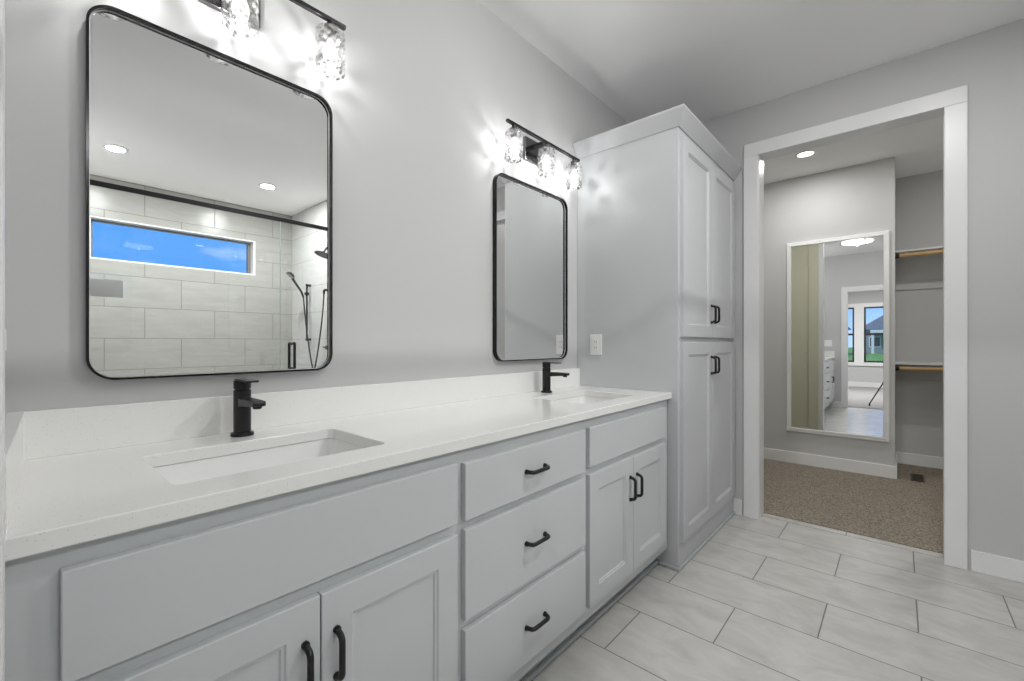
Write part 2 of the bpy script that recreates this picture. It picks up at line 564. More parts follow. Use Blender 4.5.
# baseboards
BH = .106
struct(bx('baseboard_right', 'trim', (DX - .014, DX, SHY, DY0 - .094, 0, BH), bevel=.003))
struct(bx('baseboard_corner', 'trim', (DX - .014, DX, DY1 + .102, .852, 0, BH), bevel=.003))
struct(bx('baseboard_closet', 'trim', [(CX - .014, CX, .03, WY, .012, .120), (CX - .014, BX, .016, .03, .012, .120)], bevel=.003))
struct(bx('baseboard_closet_back', 'trim', (BX - .014, BX, -1.3, .016, .012, .118), bevel=.003))
struct(bx('baseboard_closet_front', 'olive', (DX + .125, DX + .139, DY1 + .146, WY, .012, .125), bevel=.003))
struct(bx('baseboard_return', 'trim', (SHX, DX - .014, SHY, SHY + .014, 0, BH), bevel=.003))
struct(bx('baseboard_left', 'trim', (LX, LX + .014, EY1 + .092, .955, 0, BH), bevel=.003))

# bedroom beyond the entry doorway
struct(bx('floor_bedroom', 'bedcarpet', (BEDX, LX - .12, -2.0, 3.2, -.1, .008)))
struct(bx('ceiling_bedroom', 'ceiling', (BEDX, LX - .12, -2.0, 3.2, CZ, CZ + .1)))
struct(bx('wall_bedroom_side', 'wall', [(BEDX, LX - .12, 3.2, 3.3, 0, CZ), (BEDX, LX - .12, -2.1, -2.0, 0, CZ), (LX - .12, LX, WY + .12, 3.2, 0, CZ)]))
wins = [(-.07, .70), (.90, 1.67)]
BZ0, BZ1 = .65, 2.10
struct(bx('wall_bedroom_window', 'wall', [(BEDX - .15, BEDX, -2.0, wins[0][0], 0, CZ), (BEDX - .15, BEDX, wins[0][1], wins[1][0], 0, CZ), (BEDX - .15, BEDX, wins[1][1], 3.2, 0, CZ)] + [(BEDX - .15, BEDX, a, b2, 0, BZ0) for a, b2 in wins] + [(BEDX - .15, BEDX, a, b2, BZ1, CZ) for a, b2 in wins]))
struct(bx('trim_5', 'trim', [(BEDX, BEDX + .018, -.17, -.07, BZ0 - .09, BZ1 + .1), (BEDX, BEDX + .018, .70, .90, BZ0 - .02, BZ1), (BEDX, BEDX + .018, 1.67, 1.77, BZ0 - .09, BZ1 + .1), (BEDX, BEDX + .018, -.07, 1.67, BZ1, BZ1 + .1), (BEDX, BEDX + .04, -.07, 1.67, BZ0 - .09, BZ0)]))
struct(bx('baseboard_bedroom', 'trim', (BEDX, BEDX + .014, -2.0, 3.2, .008, .13)))
for i, (a, b2) in enumerate(wins):
    t = .038
    f = struct(bx('window_%d' % (i + 2), 'windowframe', [(BEDX - .09, BEDX - .03, a, b2, BZ0, BZ0 + t), (BEDX - .09, BEDX - .03, a, b2, BZ1 - t, BZ1), (BEDX - .09, BEDX - .03, a, a + t, BZ0 + t, BZ1 - t), (BEDX - .09, BEDX - .03, b2 - t, b2, BZ0 + t, BZ1 - t)]))
    bx('meeting_rail', 'windowframe', (BEDX - .085, BEDX - .035, a + t, b2 - t, 1.36, 1.41), f)
    bx('pane', 'glass', [(BEDX - .062, BEDX - .058, a + t, b2 - t, BZ0 + t, 1.36), (BEDX - .062, BEDX - .058, a + t, b2 - t, 1.41, BZ1 - t)], f)

# ------------------------------------------------------------ vanity cabinets
YF = .905; YD = .886      # face frame plane, door front plane
def pull(parent, p0, p1, out, name='pull'):
    """arched bar pull between two feet, bowing out along -y"""
    p0 = Vector(p0); p1 = Vector(p1); o = Vector((0, -out, 0)); d = (p1 - p0).normalized()
    bm = bmesh.new()
    tube(bm, arc_path([p0, p0 + o * .95 + d * .006, p1 + o * .95 - d * .006, p1], .013, 5), .0066, 10)
    for p in (p0, p1):
        tube(bm, [p, p + Vector((0, -.006, 0))], .0080, 12)
    h = obj(name, bm, 'black', parent, smooth=True)
    return h

def shaker(name, parent, x0, x1, z0, z1, yf, th=.019, fr=.066):
    bm = bmesh.new()
    def ring(i, y):
        return [(x0 + i, y, z0 + i), (x1 - i, y, z0 + i), (x1 - i, y, z1 - i), (x0 + i, y, z1 - i)]
    loft(bm, [ring(0, yf + th), ring(0, yf + .0015), ring(.0015, yf), ring(fr, yf), ring(fr + .003, yf + .004), ring(fr + .008, yf + .0045), ring(fr + .011, yf + .009)])
    return obj(name, bm, 'cabinet', parent)

def slab(name, parent, x0, x1, z0, z1, yf, th=.019):
    return bx(name, 'cabinet', (x0, x1, yf, yf + th, z0, z1), parent, bevel=.002)

def carcass(parent, x0, x1, rails, zt=.8805, st=.045):
    """open box with a face frame; rails are the z ranges of the horizontal members"""
    x0 += .0002; x1 -= .0002
    d = [(x0, x0 + .018, YF + .018, WY - .002, .10, zt), (x1 - .018, x1, YF + .018, WY - .002, .10, zt), (x0 + .018, x1 - .018, YF + .018, WY - .012, .10, .118),
         (x0 + .018, x1 - .018, WY - .012, WY - .002, .118, zt), (x0, x0 + st, YF, YF + .018, .10, zt), (x1 - .045, x1, YF, YF + .018, .10, zt)]
    for a, b2 in rails:
        d.append((x0 + st, x1 - .045, YF, YF + .018, a, b2))
    bx('cabinet_box', 'cabinet', d, parent)
    bx('toe_kick', 'kick', (x0, x1, .968, .985, 0, .10), parent)
    bx('shoe_molding', 'kick', (x0, x1, .952, .968, 0, .018), parent, bevel=.004)

c1 = thing('sink_cabinet', 'blue-grey sink base cabinet at the near left end of the vanity', 'cabinet', (.39, 1.2, 0))
carcass(c1, LX + .001, .794, [(.10, .17), (.64, .72), (.83, .8805)], st=.085)
slab('false_front', c1, .039, .781, .683, .845, YD)
for a, b2, hx in ((.039, .4085, .3775), (.4115, .781, .4425)):
    dr = shaker('door', c1, a, b2, .15, .653, YD)
    pull(dr, (hx, YD, .568), (hx, YD, .470), .027)
c2 = thing('drawer_cabinet', 'blue-grey three-drawer base in the middle of the vanity', 'cabinet', (1.114, 1.2, 0))
carcass(c2, .794, 1.434, [(.10, .17), (.375, .42), (.65, .69), (.83, .8805)])
for z0, z1 in ((.681, .839), (.408, .657), (.151, .381)):
    dr = slab('drawer', c2, .808, 1.420, z0, z1, YD)
    zc = (z0 + z1) / 2
    pull(dr, (1.066, YD, zc), (1.162, YD, zc), .027)
c3 = thing('sink_cabinet', 'blue-grey sink base cabinet beside the tall linen cabinet', 'cabinet', (1.81, 1.2, 0))
carcass(c3, 1.434, 2.236, [(.10, .17), (.64, .72), (.83, .8805)])
slab('false_front', c3, 1.448, 2.178, .690, .843, YD)
for a, b2, hx in ((1.448, 1.8115, 1.781), (1.8145, 2.178, 1.845)):
    dr = shaker('door', c3, a, b2, .15, .662, YD)
    pull(dr, (hx, YD, .578), (hx, YD, .480), .027)

# ------------------------------------------------------------ countertop with two sink cut-outs
ZT = .911; ZB = .881; CY0 = .880
SINKS = [(.185, .627, .985, 1.288), (1.588, 2.030, .985, 1.288)]
ct = thing('countertop', 'white speckled quartz countertop running over the grey vanity', 'countertop', (1.1, 1.2, ZB))
bm = bmesh.new()
box(bm, LX + .001, 2.2385, CY0, WY - .001, ZB, ZT)
o = obj('worktop', bm, 'quartz')
cuts = []
for x0, x1, y0, y1 in SINKS:
    bm = bmesh.new()
    loft(bm, [[(u, v2, z) for u, v2 in rrect(x0, x1, y0, y1, .018)] for z in (ZB - .05, ZT + .05)])
    c = obj('cut', bm, 'quartz')
    md = o.modifiers.new('b', 'BOOLEAN'); md.object = c; md.operation = 'DIFFERENCE'; md.solver = 'EXACT'
    cuts.append(c)
bpy.context.view_layer.update()
me = bpy.data.meshes.new_from_object(o.evaluated_get(bpy.context.evaluated_depsgraph_get()))
bpy.data.objects.remove(o)
for c in cuts: bpy.data.objects.remove(c)
me.materials.clear(); me.materials.append(M['quartz'])
o = bpy.data.objects.new('worktop', me); COL.objects.link(o)
o.parent = ct; o.matrix_parent_inverse = Matrix.Translation(ct.location).inverted()
md = o.modifiers.new('bevel', 'BEVEL'); md.width = .0025; md.segments = 2; md.limit_method = 'ANGLE'
bx('backsplash', 'quartz', (LX + .001, 2.2385, WY - .021, WY - .001, ZT, 1.017), ct, bevel=.0015)
bm = bmesh.new()
_f = [(LX + .001, CY0 + .008), (LX + .008, CY0 + .008), (LX + .027, WY - .021), (LX + .027, WY - .0215), (LX + .001, WY - .0215)]
loft(bm, [[(a, b2, z) for a, b2 in _f] for z in (ZT, 1.017)])
obj('side_splash', bm, 'quartz', ct)

# undermount basins
def basin(x0, x1, y0, y1, label):
    t = thing('undermount_sink', label, 'sink', ((x0 + x1) / 2, (y0 + y1) / 2, ZB - .15), 'undermount sinks')
    bm = bmesh.new()
    prof = [(-.03, ZB - .012), (-.03, ZB - .001), (-.004, ZB - .001), (-.002, ZB - .02), (.006, ZB - .10), (.022, ZB - .128), (.05, ZB - .138), (.12, ZB - .143)]
    loft(bm, [[(u, v2, z) for u, v2 in rrect(x0 + i, x1 - i, y0 + i, y1 - i, max(.012, .028 - abs(i) * .1), 7)] for i, z in prof], cap0=False)
    outer = [(-.03, ZB - .012), (-.014, ZB - .03), (-.006, ZB - .115), (.02, ZB - .155), (.10, ZB - .160)]
    loft(bm, [[(u, v2, z) for u, v2 in rrect(x0 + i, x1 - i, y0 + i, y1 - i, .026, 7)] for i, z in outer], cap0=False)
    obj('basin', bm, 'porcelain', t, smooth=True)
    cx_, cy_ = (x0 + x1) / 2, (y0 + y1) / 2
    bm = bmesh.new()
    lathe(bm, [(.0, ZB - .1425), (.024, ZB - .1425), (.026, ZB - .1405), (.024, ZB - .1395), (.018, ZB - .1405), (0.0, ZB - .1395)], (cx_, cy_, 0), seg=24, cap=False)
    obj('drain', bm, 'chrome', t, smooth=True)
    return t
basin(*SINKS[0], 'white rectangular undermount sink below the larger, nearer mirror')
basin(*SINKS[1], 'white rectangular undermount sink at the far end by the tall cabinet')

# faucets
ZT_ = ZT
def faucet(x, y, label):
    ZT = ZT_
    t = thing('faucet', label, 'faucet', (x, y, ZT), 'matte black faucets')
    ZT = ZT_ + .0006
    bm = bmesh.new()
    lathe(bm, [(.0, ZT), (.028, ZT), (.029, ZT + .003), (.0275, ZT + .009), (.0, ZT + .009)], (x, y, 0), cap=False)
    obj('base', bm, 'black', t, smooth=True)
    bm = bmesh.new()
    lathe(bm, [(.0, ZT + .009), (.0215, ZT + .009), (.0215, ZT + .126), (.0185, ZT + .1275), (.0185, ZT + .1305), (.0, ZT + .1305)], (x, y, 0), cap=False)
    obj('body', bm, 'black', t, smooth=True)
    bm = bmesh.new()   # square-edged spout with a rounded drop at the tip
    sec = []
    for yy, z0, z1, hw in ((y - .015, ZT + .082, ZT + .106, .016), (y - .05, ZT + .086, ZT + .106, .016), (y - .10, ZT + .090, ZT + .106, .016), (y - .130, ZT + .092, ZT + .105, .0155), (y - .135, ZT + .094, ZT + .103, .014)):
        sec.append([(x - hw, yy, z0), (x + hw, yy, z0), (x + hw, yy, z1), (x - hw, yy, z1)])
    loft(bm, sec)
    sp = obj('spout', bm, 'black', t, bevel=.002)
    bm = bmesh.new()
    lathe(bm, [(.0, ZT + .082), (.0095, ZT + .082), (.0115, ZT + .085), (.0115, ZT + .0895), (0, ZT + .0895)], (x, y - .116, .003), seg=20, cap=False)
    obj('aerator', bm, 'black', sp, smooth=True)
    bm = bmesh.new()
    lathe(bm, [(.0, ZT + .1305), (.0215, ZT + .1305), (.0215, ZT + .152), (.020, ZT + .1535), (.0, ZT + .1535)], (x, y, 0), cap=False)
    box(bm, x - .0145, x + .0145, y - .085, y + .016, ZT + .1515, ZT + .157)
    obj('lever', bm, 'black', t, bevel=.001)
    return t
faucet(.413, 1.372, 'matte black single-hole faucet under the larger, nearer mirror')
faucet(1.817, 1.372, 'matte black single-hole faucet under the narrow-looking farther mirror')

# ------------------------------------------------------------ wall mirrors
def wall_mirror(xc, label):
    t = thing('wall_mirror', label, 'mirror', (xc, WY, 1.083), 'rounded black framed mirrors')
    x0, x1, z0, z1, r, fw, dp = xc - .302, xc + .298, 1.078, 1.991, .055, .0055, .023
    bm = bmesh.new()
    o0 = rrect(x0, x1, z0, z1, r, 10); i0 = rrect(x0 + fw, x1 - fw, z0 + fw, z1 - fw, r - fw, 10)
    rings = [[(u, WY, v2) for u, v2 in o0], [(u, WY - dp, v2) for u, v2 in o0], [(u, WY - dp, v2) for u, v2 in i0], [(u, WY - .007, v2) for u, v2 in i0]]
    loft(bm, rings, cap0=False, cap1=False)
    obj('frame', bm, 'blackgloss', t, smooth=True)
    bm = bmesh.new()
    loft(bm, [[(u, y, v2) for u, v2 in rrect(x0 + fw * .5, x1 - fw * .5, z0 + fw * .5, z1 - fw * .5, r - fw * .5, 10)] for y in (WY - .002, WY - .009)])
    obj('mirror_glass', bm, 'mirror', t)
    bm = bmesh.new()     # light bevelled rim of the glass, just inside the frame
    i1 = rrect(x0 + fw, x1 - fw, z0 + fw, z1 - fw, r - fw, 10); i2 = rrect(x0 + fw + .0018, x1 - fw - .0018, z0 + fw + .0018, z1 - fw - .0018, r - fw - .0018, 10)
    loft(bm, [[(u, WY - .0092, v2) for u, v2 in i1], [(u, WY - .0102, v2) for u, v2 in i1], [(u, WY - .0102, v2) for u, v2 in i2], [(u, WY - .0092, v2) for u, v2 in i2]], cap0=False, cap1=False)
    obj('glass_rim', bm, 'plate', t)
    return t
wall_mirror(.4065, 'large-looking rounded black framed mirror over the nearer sink')
wall_mirror(1.808, 'rounded black framed mirror over the farther sink, beside the tall cabinet')

# ------------------------------------------------------------ vanity lights
def vanity_light(xc, label):
    t = thing('vanity_light', label, 'light fixture', (xc, WY, 2.18), 'three-shade vanity lights')
    yb = 1.365
    bp_ = bx('backplate', 'nickel', (xc - .077, xc + .077, WY - .018, WY, 2.118, 2.236), t, bevel=.002)
    bx('bar', 'black', (xc - .305, xc + .305, yb - .007, yb + .007, 2.197, 2.210), t, bevel=.001)
    bm = bmesh.new(); box(bm, xc - .012, xc + .012, yb + .0085, WY - .018, 2.198, 2.213)
    obj('arm', bm, 'black', t)
    for dx in (-.255, 0, .255):
        x_ = xc + dx
        bm = bmesh.new()
        lathe(bm, [(0, 2.197), (.010, 2.197), (.010, 2.182), (.020, 2.181), (.020, 2.170), (.014, 2.168), (.014, 2.138), (0, 2.138)], (x_, yb, 0), seg=20, cap=False)
        obj('socket', bm, 'black', t, smooth=True)
        bm = bmesh.new()     # glass cylinder closed at the top, open below
        lathe(bm, [(.0205, 2.170), (.036, 2.170), (.043, 2.164), (.045, 2.154), (.045, 2.036), (.0425, 2.036), (.0425, 2.152), (.040, 2.159), (.034, 2.166), (.0205, 2.166)], (x_, yb, 0), seg=36, cap=False)
        sh = obj('glass_shade', bm, 'shade', t, smooth=True)
        bm = bmesh.new()
        lathe(bm, [(0, 2.138), (.010, 2.136), (.012, 2.125), (.020, 2.105), (.022, 2.088), (.018, 2.070), (.009, 2.060), (0, 2.058)], (x_, yb, 0), seg=18, cap=False)
        obj('bulb', bm, 'bulb', sh, smooth=True)
        lamp('bulb_light', 'POINT', (x_, yb, 2.098), P_VANITY, (1, .995, .985), shadow_soft_size=.008)
    return t
vanity_light(.4065, 'black bar light with three glass shades over the nearer mirror')
vanity_light(1.808, 'black bar light with three glass shades over the farther mirror')

# ------------------------------------------------------------ tall linen cabinet
TX0, TX1, TY, TZ = 2.24, DX - .0015, .850, 2.285
WB = WY - .002
tc_ = thing('linen_cabinet', 'tall blue-grey linen cabinet with crown moulding between vanity and doorway', 'cabinet', (2.74, 1.15, 0))
bx('cabinet_box', 'cabinet', [(TX0, TX0 + .018, TY, WB, 0, TZ), (TX1 - .018, TX1, TY + .018, WB, 0, TZ), (TX0 + .018, TX1 - .018, WB - .01, WB, 0, TZ), (TX0 + .018, TX1, TY, TY + .018, .0, .17), (TX0 + .018, TX1, TY, TY + .018, 2.20, TZ), (TX0 + .018, TX1, TY, TY + .018, 1.16, 1.21), (TX0 + .018, TX0 + .06, TY, TY + .018, .17, 1.16), (TX1 - .06, TX1, TY, TY + .018, .17, 1.16), (TX0 + .018, TX0 + .06, TY, TY + .018, 1.21, 2.20), (TX1 - .06, TX1, TY, TY + .018, 1.21, 2.20), (TX0 + .018, TX1, TY + .018, WB, TZ - .02, TZ)], tc_)
xm = 2.738
for z0, z1, h0, h1 in ((.136, 1.171, 1.085, .987), (1.199, 2.238, 1.386, 1.288)):
    for a, b2, hx in ((2.272, xm - .0015, xm - .032), (xm + .0015, 3.206, xm + .032)):
        dr = shaker('door', tc_, a, b2, z0, z1, TY - .019)
        pull(dr, (hx, TY - .019, h0), (hx, TY - .019, h1), .027)
# crown: flat sprung board rising outwards
bm = bmesh.new()
def crown_ring(o1, z):
    return [(TX0 - o1, WB, z), (TX0 - o1, TY - o1, z), (TX1, TY - o1, z)]
vs = []
for o1, z in ((.0, TZ - .008), (.006, TZ - .008), (.050, TZ + .062), (.050, TZ + .072), (.040, TZ + .072), (0.0, TZ + .02)):
    vs.append([bm.verts.new(p) for p in crown_ring(o1, z)])
for i in range(len(vs)):
    a, b2 = vs[i], vs[(i + 1) % len(vs)]
    for k in range(2):
        bm.faces.new((a[k], a[k + 1], b2[k + 1], b2[k]))
bm.faces.new([r[0] for r in vs]); bm.faces.new([r[2] for r in vs][::-1])
obj('crown_molding', bm, 'cabinet', tc_)
bx('shoe_molding', 'kick', [(TX0 - .012, TX1, TY - .012, TY, 0, .018), (TX0 - .012, TX0, TY, .949, 0, .018)], tc_, bevel=.004)

# ------------------------------------------------------------ plates
t = thing('outlet_plate', 'white outlet plate on the side of the tall grey cabinet', 'outlet', (TX0, 1.328, 1.158))
bx('plate', 'plate', (TX0 - .006, TX0, 1.290, 1.366, 1.098, 1.217), t, bevel=.002)
rc = bx('receptacle', 'plate', (TX0 - .0085, TX0 - .006, 1.3115, 1.3445, 1.124, 1.191), t, bevel=.001)
for yy in (1.3205, 1.3333):
    for zz in (1.137, 1.170):
        bx('slot', 'slot', (TX0 - .0092, TX0 - .0084, yy, yy + .0022, zz, zz + .008), rc)
t = thing('switch_plate', 'white triple switch plate on the left wall above the counter end', 'light switch', (LX, 1.0, 1.158))
bx('plate', 'plate', (LX, LX + .004, .925, 1.087, 1.100, 1.216), t, bevel=.001)
for k in range(3):
    yc = 1.006 + (k - 1) * .046
    bx('rocker', 'plate', [(LX + .004, LX + .0065, yc - .0165, yc + .0165, 1.158, 1.191), (LX + .004, LX + .005, yc - .0165, yc + .0165, 1.125, 1.158)], t, bevel=.0008)

# ------------------------------------------------------------ closet mirror
t = thing('framed_mirror', 'tall white framed mirror hung on the closet wall seen through the doorway', 'mirror', (CX, .44, .32))
y0, y1, z0, z1 = .065, .817, .318, 2.126
def fring(i, x_): return [(x_, y0 + i, z0 + i), (x_, y1 - i, z0 + i), (x_, y1 - i, z1 - i), (x_, y0 + i, z1 - i)]
bm = bmesh.new()
loft(bm, [fring(0, CX), fring(0, CX - .018), fring(.004, CX - .022), fring(.020, CX - .022), fring(.024, CX - .026), fring(.036, CX - .026), fring(.040, CX - .012)], cap0=False, cap1=False)
obj('frame', bm, 'trim', t)
bm = bmesh.new(); box(bm, CX - .014, CX - .004, y0 + .036, y1 - .036, z0 + .03, z1 - .03)
obj('mirror_glass', bm, 'mirror', t)

# ------------------------------------------------------------ closet shelves and rods
for zs, zr, w1_, hh in ((1.992, 1.962, 'upper', 'above eye level'), (.970, .936, 'lower', 'at hip height')):
    s_ = thing('closet_shelf', 'white closet shelf, the %s one, %s in the closet recess' % (w1_, hh), 'shelf', (5.46, -.4, zs), 'closet shelves')
    bx('shelf_board', 'trim', (5.31, BX, -1.3, .03, zs, zs + .016), s_, bevel=.001)
    bx('cleat', 'wall', (BX - .014, BX, -1.3, .03, zs - (.32 if zs > 1.5 else .217), zs - (.245 if zs > 1.5 else .150)), s_)
    r_o = thing('closet_rod', 'pale wooden hanging rod under the %s closet shelf' % w1_, 'closet rod', (5.32, -.4, zr), 'closet rods')
    bm = bmesh.new(); tube(bm, [(5.33, .022, zr), (5.33, -1.292, zr)], .0165, 20)
    obj('rod', bm, 'wood', r_o, smooth=True)
    bm = bmesh.new(); lathe(bm, [(0, -.02), (.021, -.02), (.024, 0), (.026, .0), (.026, .008), (0, .008)], (5.33, .022, zr), axis='Y', seg=24, cap=False)
    obj('socket', bm, 'black', r_o, smooth=True)

# floor register
t = thing('floor_register', 'small brown metal floor register in the closet carpet', 'vent', (5.09, -.115, .012))
bx('frame', 'register', [(4.965, 5.215, -.160, -.150, .012, .018), (4.965, 5.215, -.080, -.070, .012, .018), (4.965, 4.978, -.150, -.080, .012, .018), (5.202, 5.215, -.150, -.080, .012, .018)], t, bevel=.001)
bx('louvre', 'register', [(4.985 + k * .0165, 4.993 + k * .0165, -.149, -.081, .012, .0165) for k in range(13)], t)

# ------------------------------------------------------------ ceiling lights
def downlight(x_, y_, label, power, r=.075):
    t = thing('recessed_light', label, 'ceiling light', (x_, y_, CZ), 'recessed downlights')
    bm = bmesh.new()
    lathe(bm, [(r * .80, CZ), (r * 1.12, CZ), (r * 1.12, CZ - .003), (r * 1.02, CZ - .007), (r * .82, CZ - .005), (r * .80, CZ)], (x_, y_, 0), seg=36, cap=False)
    obj('trim_ring', bm, 'trim', t, smooth=True)
    bm = bmesh.new()
    lathe(bm, [(0, CZ - .0005), (r * .80, CZ - .0005), (r * .80, CZ - .004), (0, CZ - .005)], (x_, y_, 0), seg=36, cap=False)
    obj('lens', bm, 'lens', t, smooth=True)
    lamp('downlight', 'AREA', (x_, y_, CZ - .012), power, (1, .995, .985), shape='DISK', size=r * 1.5)
    return t
downlight(.52, -1.86, 'recessed shower downlight, left one in the large mirror reflection', P_DOWN)
downlight(1.66, -1.86, 'recessed shower downlight, right one in the large mirror reflection', P_DOWN)
downlight(1.95, -.20, 'added unseen fill downlight over the middle of the bathroom floor, above the drawers', P_FILL)  # added out of view to brighten cabinet fronts, door wall and floor
downlight(4.35, -.70, 'added fill downlight over the closet shelves, unseen behind the door wall', P_CLOSET, .07)  # second closet light, added out of view to brighten the recess
downlight(4.37, .59, 'recessed downlight in the closet ceiling seen through the doorway', P_CLOSET, .07)

fl = thing('flush_ceiling_light', 'round white flush ceiling light with dark clips, reflected in the closet mirror', 'ceiling light', (1.28, .49, CZ))
bm = bmesh.new()
lathe(bm, [(0, CZ), (.19, CZ), (.20, CZ - .012), (.19, CZ - .02), (0, CZ - .02)], (1.28, .49, 0), seg=48, cap=False)
obj('base', bm, 'trim', fl, smooth=True)
bm = bmesh.new()
lathe(bm, [(0, CZ - .02), (.195, CZ - .02), (.20, CZ - .030), (.19, CZ - .042), (.15, CZ - .048), (.08, CZ - .052), (0, CZ - .053)], (1.28, .49, 0), seg=48, cap=False)
obj('diffuser', bm, 'diffuser', fl, smooth=True)
for a in (90, 210, 330):
    ca, sa = math.cos(math.radians(a)), math.sin(math.radians(a))
    bm = bmesh.new()
    tube(bm, [(1.28 + ca * .195, .49 + sa * .195, CZ - .012), (1.28 + ca * .213, .49 + sa * .213, CZ - .03), (1.28 + ca * .196, .49 + sa * .196, CZ - .048)], .008, 8)
    obj('clip', bm, 'black', fl)
lamp('flush_light', 'POINT', (1.28, .49, CZ - .070), P_FLUSH, (1, .995, .985), shadow_soft_size=.012)
lamp('bedroom_light', 'AREA', (-2.4, .6, CZ - .05), P_BED, (1, .995, .985), shape='DISK', size=.4)
bl = thing('bedroom_ceiling_light', 'round flush ceiling light of the bedroom beyond the entry', 'ceiling light', (-2.4, .6, CZ))
bm = bmesh.new(); lathe(bm, [(0, CZ), (.2, CZ), (.2, CZ - .03), (.17, CZ - .045), (0, CZ - .047)], (-2.4, .6, 0), seg=40, cap=False)
obj('diffuser', bm, 'diffuser', bl, smooth=True)

# ------------------------------------------------------------ shower
GX = 1.296
HZ0, HZ1 = 2.070, 2.100
t = thing('shower_header', 'black metal header rail along the top of the shower glass', 'shower rail', (1.1, SHY, HZ0))
bx('rail', 'black', (LX, SHX, SHY - .007, SHY + .007, HZ0, HZ1), t, bevel=.002)
t = thing('glass_partition', 'fixed clear glass shower panel left of the shower door', 'shower glass', (.6, SHY, 0))
bx('glass', 'glass', (LX + .003, GX - .003, SHY - .004, SHY + .004, .081, HZ0), t)
bx('glass_edge', 'edge', (GX - .006, GX - .003, SHY - .0041, SHY + .0041, .081, HZ0), t)
bx('sill_channel', 'black', [(LX + .003, GX - .003, SHY - .008, SHY - .0045, .08, .092), (LX + .003, GX - .003, SHY + .0045, SHY + .008, .08, .092)], t)
t = thing('shower_door', 'clear glass shower door with a black loop handle', 'shower door', (1.8, SHY, 0))
bx('glass', 'glass', (GX + .003, SHX - .012, SHY - .004, SHY + .004, .090, HZ0 - .006), t)
bm = bmesh.new()
for s in (-1, 1):
    ya = SHY + s * .004; yb2 = SHY + s * .050
    tube(bm, arc_path([(1.373, ya, 1.158), (1.373, yb2, 1.168), (1.373, yb2, .966), (1.373, ya, .976)], .016, 5), .0095, 12)
obj('handle', bm, 'black', t, smooth=True)
for z in (.35, 1.80):
    bx('hinge', 'black', [(SHX - .065, SHX, SHY - .012, SHY - .0045, z, z + .085), (SHX - .065, SHX, SHY + .0045, SHY + .012, z, z + .085)], t, bevel=.001)
tag(bx('glass_label', 'paper', (.262, .408, SHY + .0045, SHY + .0052, 1.434, 1.536)), 'blank white paper label stuck to the fixed shower glass', 'label')
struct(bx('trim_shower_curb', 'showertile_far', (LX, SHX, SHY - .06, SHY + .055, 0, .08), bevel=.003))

def slide_y(): return -2.25
sb = thing('slide_rail', 'black hand shower slide rail on the tiled shower end wall', 'shower rail', (SHX, -2.25, 1.2))
bm = bmesh.new(); tube(bm, [(SHX - .045, -2.25, 1.19), (SHX - .045, -2.25, 1.85)], .010, 14)
obj('rail', bm, 'black', sb, smooth=True)
for z in (1.205, 1.835):
    bm = bmesh.new(); tube(bm, [(SHX, -2.25, z), (SHX - .058, -2.25, z)], .013, 14)
    obj('bracket', bm, 'black', sb, smooth=True)
bm = bmesh.new(); tube(bm, [(SHX - .028, -2.25, 1.735), (SHX - .068, -2.25, 1.735)], .018, 14); tube(bm, [(SHX - .045, -2.215, 1.735), (SHX - .045, -2.285, 1.735)], .012, 12)
obj('holder', bm, 'black', sb, smooth=True)
hs = thing('hand_shower', 'black hand shower with grey spray face held on the slide rail', 'hand shower', (SHX - .08, -2.25, 1.735))
bm = bmesh.new(); tube(bm, [(SHX - .083, -2.25, 1.690), (SHX - .106, -2.255, 1.755), (SHX - .200, -2.27, 1.90)], .0115, 14, .0135)
obj('handle', bm, 'black', hs, smooth=True)
bm = bmesh.new()
dirv = Vector((-.62, -.05, -.78)).normalized()
pc = Vector((SHX - .215, -2.27, 1.935))
tube(bm, [pc - dirv * .018, pc - dirv * .010, pc + dirv * .010], .030, 24, .052)
hd = obj('spray_head', bm, 'black', hs, smooth=True)
bm = bmesh.new(); tube(bm, [pc + dirv * .0102, pc + dirv * .013], .045, 24)
obj('spray_face', bm, mat('grey spray face', (.35, .35, .35), .4), hd)
bm = bmesh.new()
pts = []
A, B, Cc = Vector((SHX - .083, -2.25, 1.69)), Vector((SHX - .055, -1.80, 1.70)), Vector((SHX - .065, -2.03, .84))
for i in range(31):
    s_ = i / 30
    if s_ < .5:
        q = s_ / .5
        pts.append(Vector((A.x + (Cc.x - A.x) * q, A.y + (Cc.y - A.y) * q ** 1.25, A.z + (Cc.z - A.z) * (1 - (1 - q) ** 1.2))))
    else:
        q = (s_ - .5) / .5
        pts.append(Vector((Cc.x + (B.x - Cc.x) * q, Cc.y + (B.y - Cc.y) * (1 - (1 - q) ** 1.35), Cc.z + (B.z - Cc.z) * q ** 1.2)))
tube(bm, pts, .0075, 10)
tag(obj('shower_hose', bm, 'black', smooth=True), 'black flexible hose looping from the hand shower to the wall elbow', 'hose')
we = thing('wall_elbow', 'black hose elbow on the tiled shower end wall', 'shower fitting', (SHX, -1.80, 1.74))
bm = bmesh.new(); tube(bm, [(SHX, -1.80, 1.745), (SHX - .008, -1.80, 1.745)], .030, 24)
obj('flange', bm, 'black', we, smooth=True)
bm = bmesh.new(); tube(bm, arc_path([(SHX - .008, -1.80, 1.745), (SHX - .055, -1.80, 1.745), (SHX - .055, -1.80, 1.70)], .02), .013, 14)
obj('outlet', bm, 'black', we, smooth=True)
rh = thing('overhead_shower', 'black round shower head on a wall arm at the end of the shower', 'shower head', (SHX, -1.665, 2.13))
bm = bmesh.new(); tube(bm, [(SHX, -1.665, 2.19), (SHX - .006, -1.665, 2.19)], .028, 24)
obj('flange', bm, 'black', rh, smooth=True)
bm = bmesh.new(); tube(bm, arc_path([(SHX - .006, -1.665, 2.19), (SHX - .08, -1.665, 2.19), (SHX - .12, -1.665, 2.13)], .03), .010, 12)
